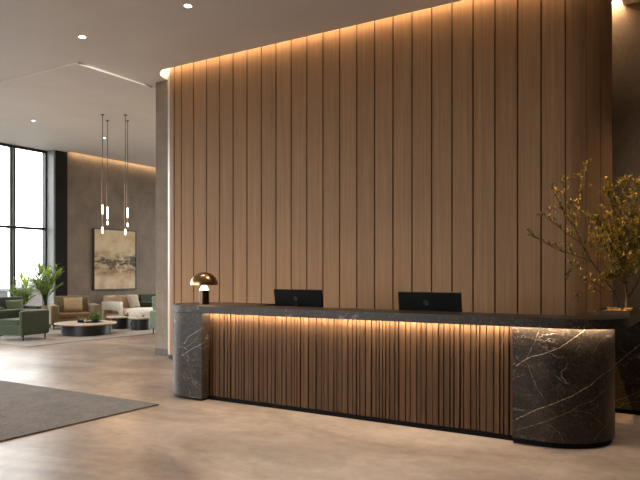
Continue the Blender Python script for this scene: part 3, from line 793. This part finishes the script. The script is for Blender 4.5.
# palms by the window
def palm(loc, label, pot_r, pot_h, potm, stems, broad, seed, hscale):
    t = thing('potted_palm', label, 'potted plant', loc, 0, 'potted palms by the window')
    b = new(); lathe(b, [(0, 0), (pot_r * .72, 0), (pot_r * .78, .01), (pot_r, pot_h - .01), (pot_r * .98, pot_h), (pot_r * .88, pot_h), (pot_r * .86, pot_h - .05), (0, pot_h - .05)], 28); obj('pot', b, potm, t)
    b = new(); lathe(b, [(0, pot_h - .049), (pot_r * .85, pot_h - .049), (pot_r * .8, pot_h - .04), (0, pot_h - .035)], 20); obj('soil', b, 'soil', t)
    bs, bl_ = new(), new(); lay = bl_.faces.layers.float.new('tone'); q = random.Random(seed)
    for k in range(stems):
        a = k * 2.399 + q.uniform(-.3, .3); out = q.uniform(.22, .4) * hscale; hgt = q.uniform(.55, 1.15) * hscale
        P = []
        for s in range(13):
            u = s / 12
            P.append(Vector((math.cos(a) * out * u ** 1.5 + q.uniform(-.004, .004), math.sin(a) * out * u ** 1.5, pot_h - .04 + hgt * (u * 1.12 - .22 * u ** 3))))
        tube(bs, P, .008, .002, 5)
        for s in range(5, 13):
            d = (P[min(s + 1, 12)] - P[s - 1]).normalized(); side = d.cross(Vector((0, 0, 1))).normalized()
            for g in (-1, 1):
                leaf(bl_, P[s], d * .7 + side * g * .75 + Vector((0, 0, q.uniform(-.35, .1))), Vector((0, 0, 1)), q.uniform(.16, .26) * hscale, .034 * hscale + .008, q.random(), lay)
    for k in range(broad):
        a = q.uniform(0, 6.28); top = Vector((math.cos(a) * .1, math.sin(a) * .1, pot_h + hscale * q.uniform(.55, .95)))
        tube(bs, [Vector((0, 0, pot_h - .04)), top * .6 + Vector((0, 0, pot_h * .3)), top], .008, .005, 5)
        leaf(bl_, top, Vector((math.cos(a) * .25, math.sin(a) * .25, 1)), Vector((-math.sin(a), math.cos(a), 0)).cross(Vector((0, 0, 1))), q.uniform(.3, .42) * hscale, .12 * hscale, q.uniform(.6, 1), lay)
    obj('stems', bs, 'leaf_palm', t); obj('foliage', bl_, 'leaf_palm', t, 0); return t
palm((-15.62, 10.96, 0), 'tall green palm in a taupe pot at the window end beside the dark column', .15, .62, 'pot_taupe', 26, 8, 4, 1.12)
palm((-15.6, 10.3, 0), 'shorter green palm in a grey pot behind the dark green armchair', .14, .5, 'pot_grey', 22, 6, 9, .86)

# painting
pt = thing('painting', 'abstract beige and black painting in a thin black frame on the stucco wall', 'painting', (XP, 13.66, 1.915), R(90))
b = new(); w, h = .83, .935
for x0, x1, z0, z1 in ((-w, w, h - .03, h), (-w, w, -h, -h + .03), (-w, -w + .03, -h + .03, h - .03), (w - .03, w, -h + .03, h - .03)): box(b, x0, x1, -.055, -.001, z0, z1)
obj('frame', b, 'frame_black', pt, 0)
b = new(); box(b, -w + .031, w - .031, -.04, -.002, -h + .031, h - .031); obj('canvas', b, 'abstract_art', pt, 0)

# pendants
def pendant(px, py, ztop, ys_, label):
    p = at_z(px, py, ZL); d = (p - Vector((0, 0, CZ))).dot(FW)
    Z = lambda y: CZ + (HOR - y) / FPX * d - ZL
    t = thing('pendant_light', label, 'pendant light', (p.x, p.y, ZL), 0, 'slim pendant lights over the lounge')
    b = new(); lathe(b, [(0, -.012), (.034, -.012), (.038, -.006), (.038, 0), (0, 0)], 20); obj('canopy', b, 'metal_dark', t)
    b = new(); cyl(b, (0, 0, Z(ys_[0])), (0, 0, -.01), .007, n=6); obj('cord', b, 'leg_black', t)
    b = new(); cyl(b, (0, 0, Z(ys_[1])), (0, 0, Z(ys_[0])), .017, n=12); obj('tube', b, 'copper', t)
    if ys_[2]:
        b = new(); cyl(b, (0, 0, Z(ys_[2])), (0, 0, Z(ys_[1])), .018, n=12); obj('light_rod', b, 'pendant_glow', t)
    y2 = ys_[2] or ys_[1]
    b = new(); cyl(b, (0, 0, Z(ys_[3])), (0, 0, Z(y2)), .008, n=8); obj('lower_stem', b, 'copper', t)
    b = new(); zt_, zb = Z(ys_[3]), Z(ys_[4]); lathe(b, [(0, zb), (.014, zb + .006), (.019, zb + .03), (.019, zt_ - .02), (.012, zt_), (0, zt_)], 14); obj('bulb', b, 'pendant_glow', t)
    point('pendant_bulb', (p.x, p.y, ZL + Z(ys_[4]) - .06), 4, rad=.03)
pendant(102.5, 114.5, 0, (180, 205, 214, 227, 233.5), 'leftmost slim copper pendant, hanging lowest at the left of the cluster')
pendant(107.5, 120.5, 0, (184, 207, 219, 221, 225), 'second slim copper pendant from the left, with a short round bulb')
pendant(125.3, 115.0, 0, (184, 229, None, 229.2, 235), 'long unbroken slim pendant ending over the middle of the painting')
pendant(127.6, 120.7, 0, (184, 208, 217.5, 223, 227), 'rightmost slim copper pendant, with a small round bulb')

# ------------------------------------------------------------------ world + render look
wd = bpy.data.worlds.new('world'); S.world = wd; wd.use_nodes = True
nt = wd.node_tree; bg = nt.nodes['Background']
tc = nt.nodes.new('ShaderNodeTexCoord'); sp = nt.nodes.new('ShaderNodeSeparateXYZ'); rp_ = nt.nodes.new('ShaderNodeValToRGB')
nt.links.new(tc.outputs['Generated'], sp.inputs[0]); nt.links.new(sp.outputs[2], rp_.inputs['Fac'])
e = rp_.color_ramp.elements
e[0].position = 0.0; e[0].color = (.74, .75, .76, 1); e[1].position = .06; e[1].color = (.96, .955, .945, 1)
nt.links.new(rp_.outputs['Color'], bg.inputs['Color']); bg.inputs['Strength'].default_value = 3.6
S.view_settings.view_transform = 'Standard'; S.view_settings.look = 'None'; S.view_settings.gamma = 1
S.view_settings.exposure = 1.4
S.cycles.use_denoising = True
S.cycles.max_bounces = 10; S.cycles.diffuse_bounces = 6; S.cycles.sample_clamp_indirect = 6
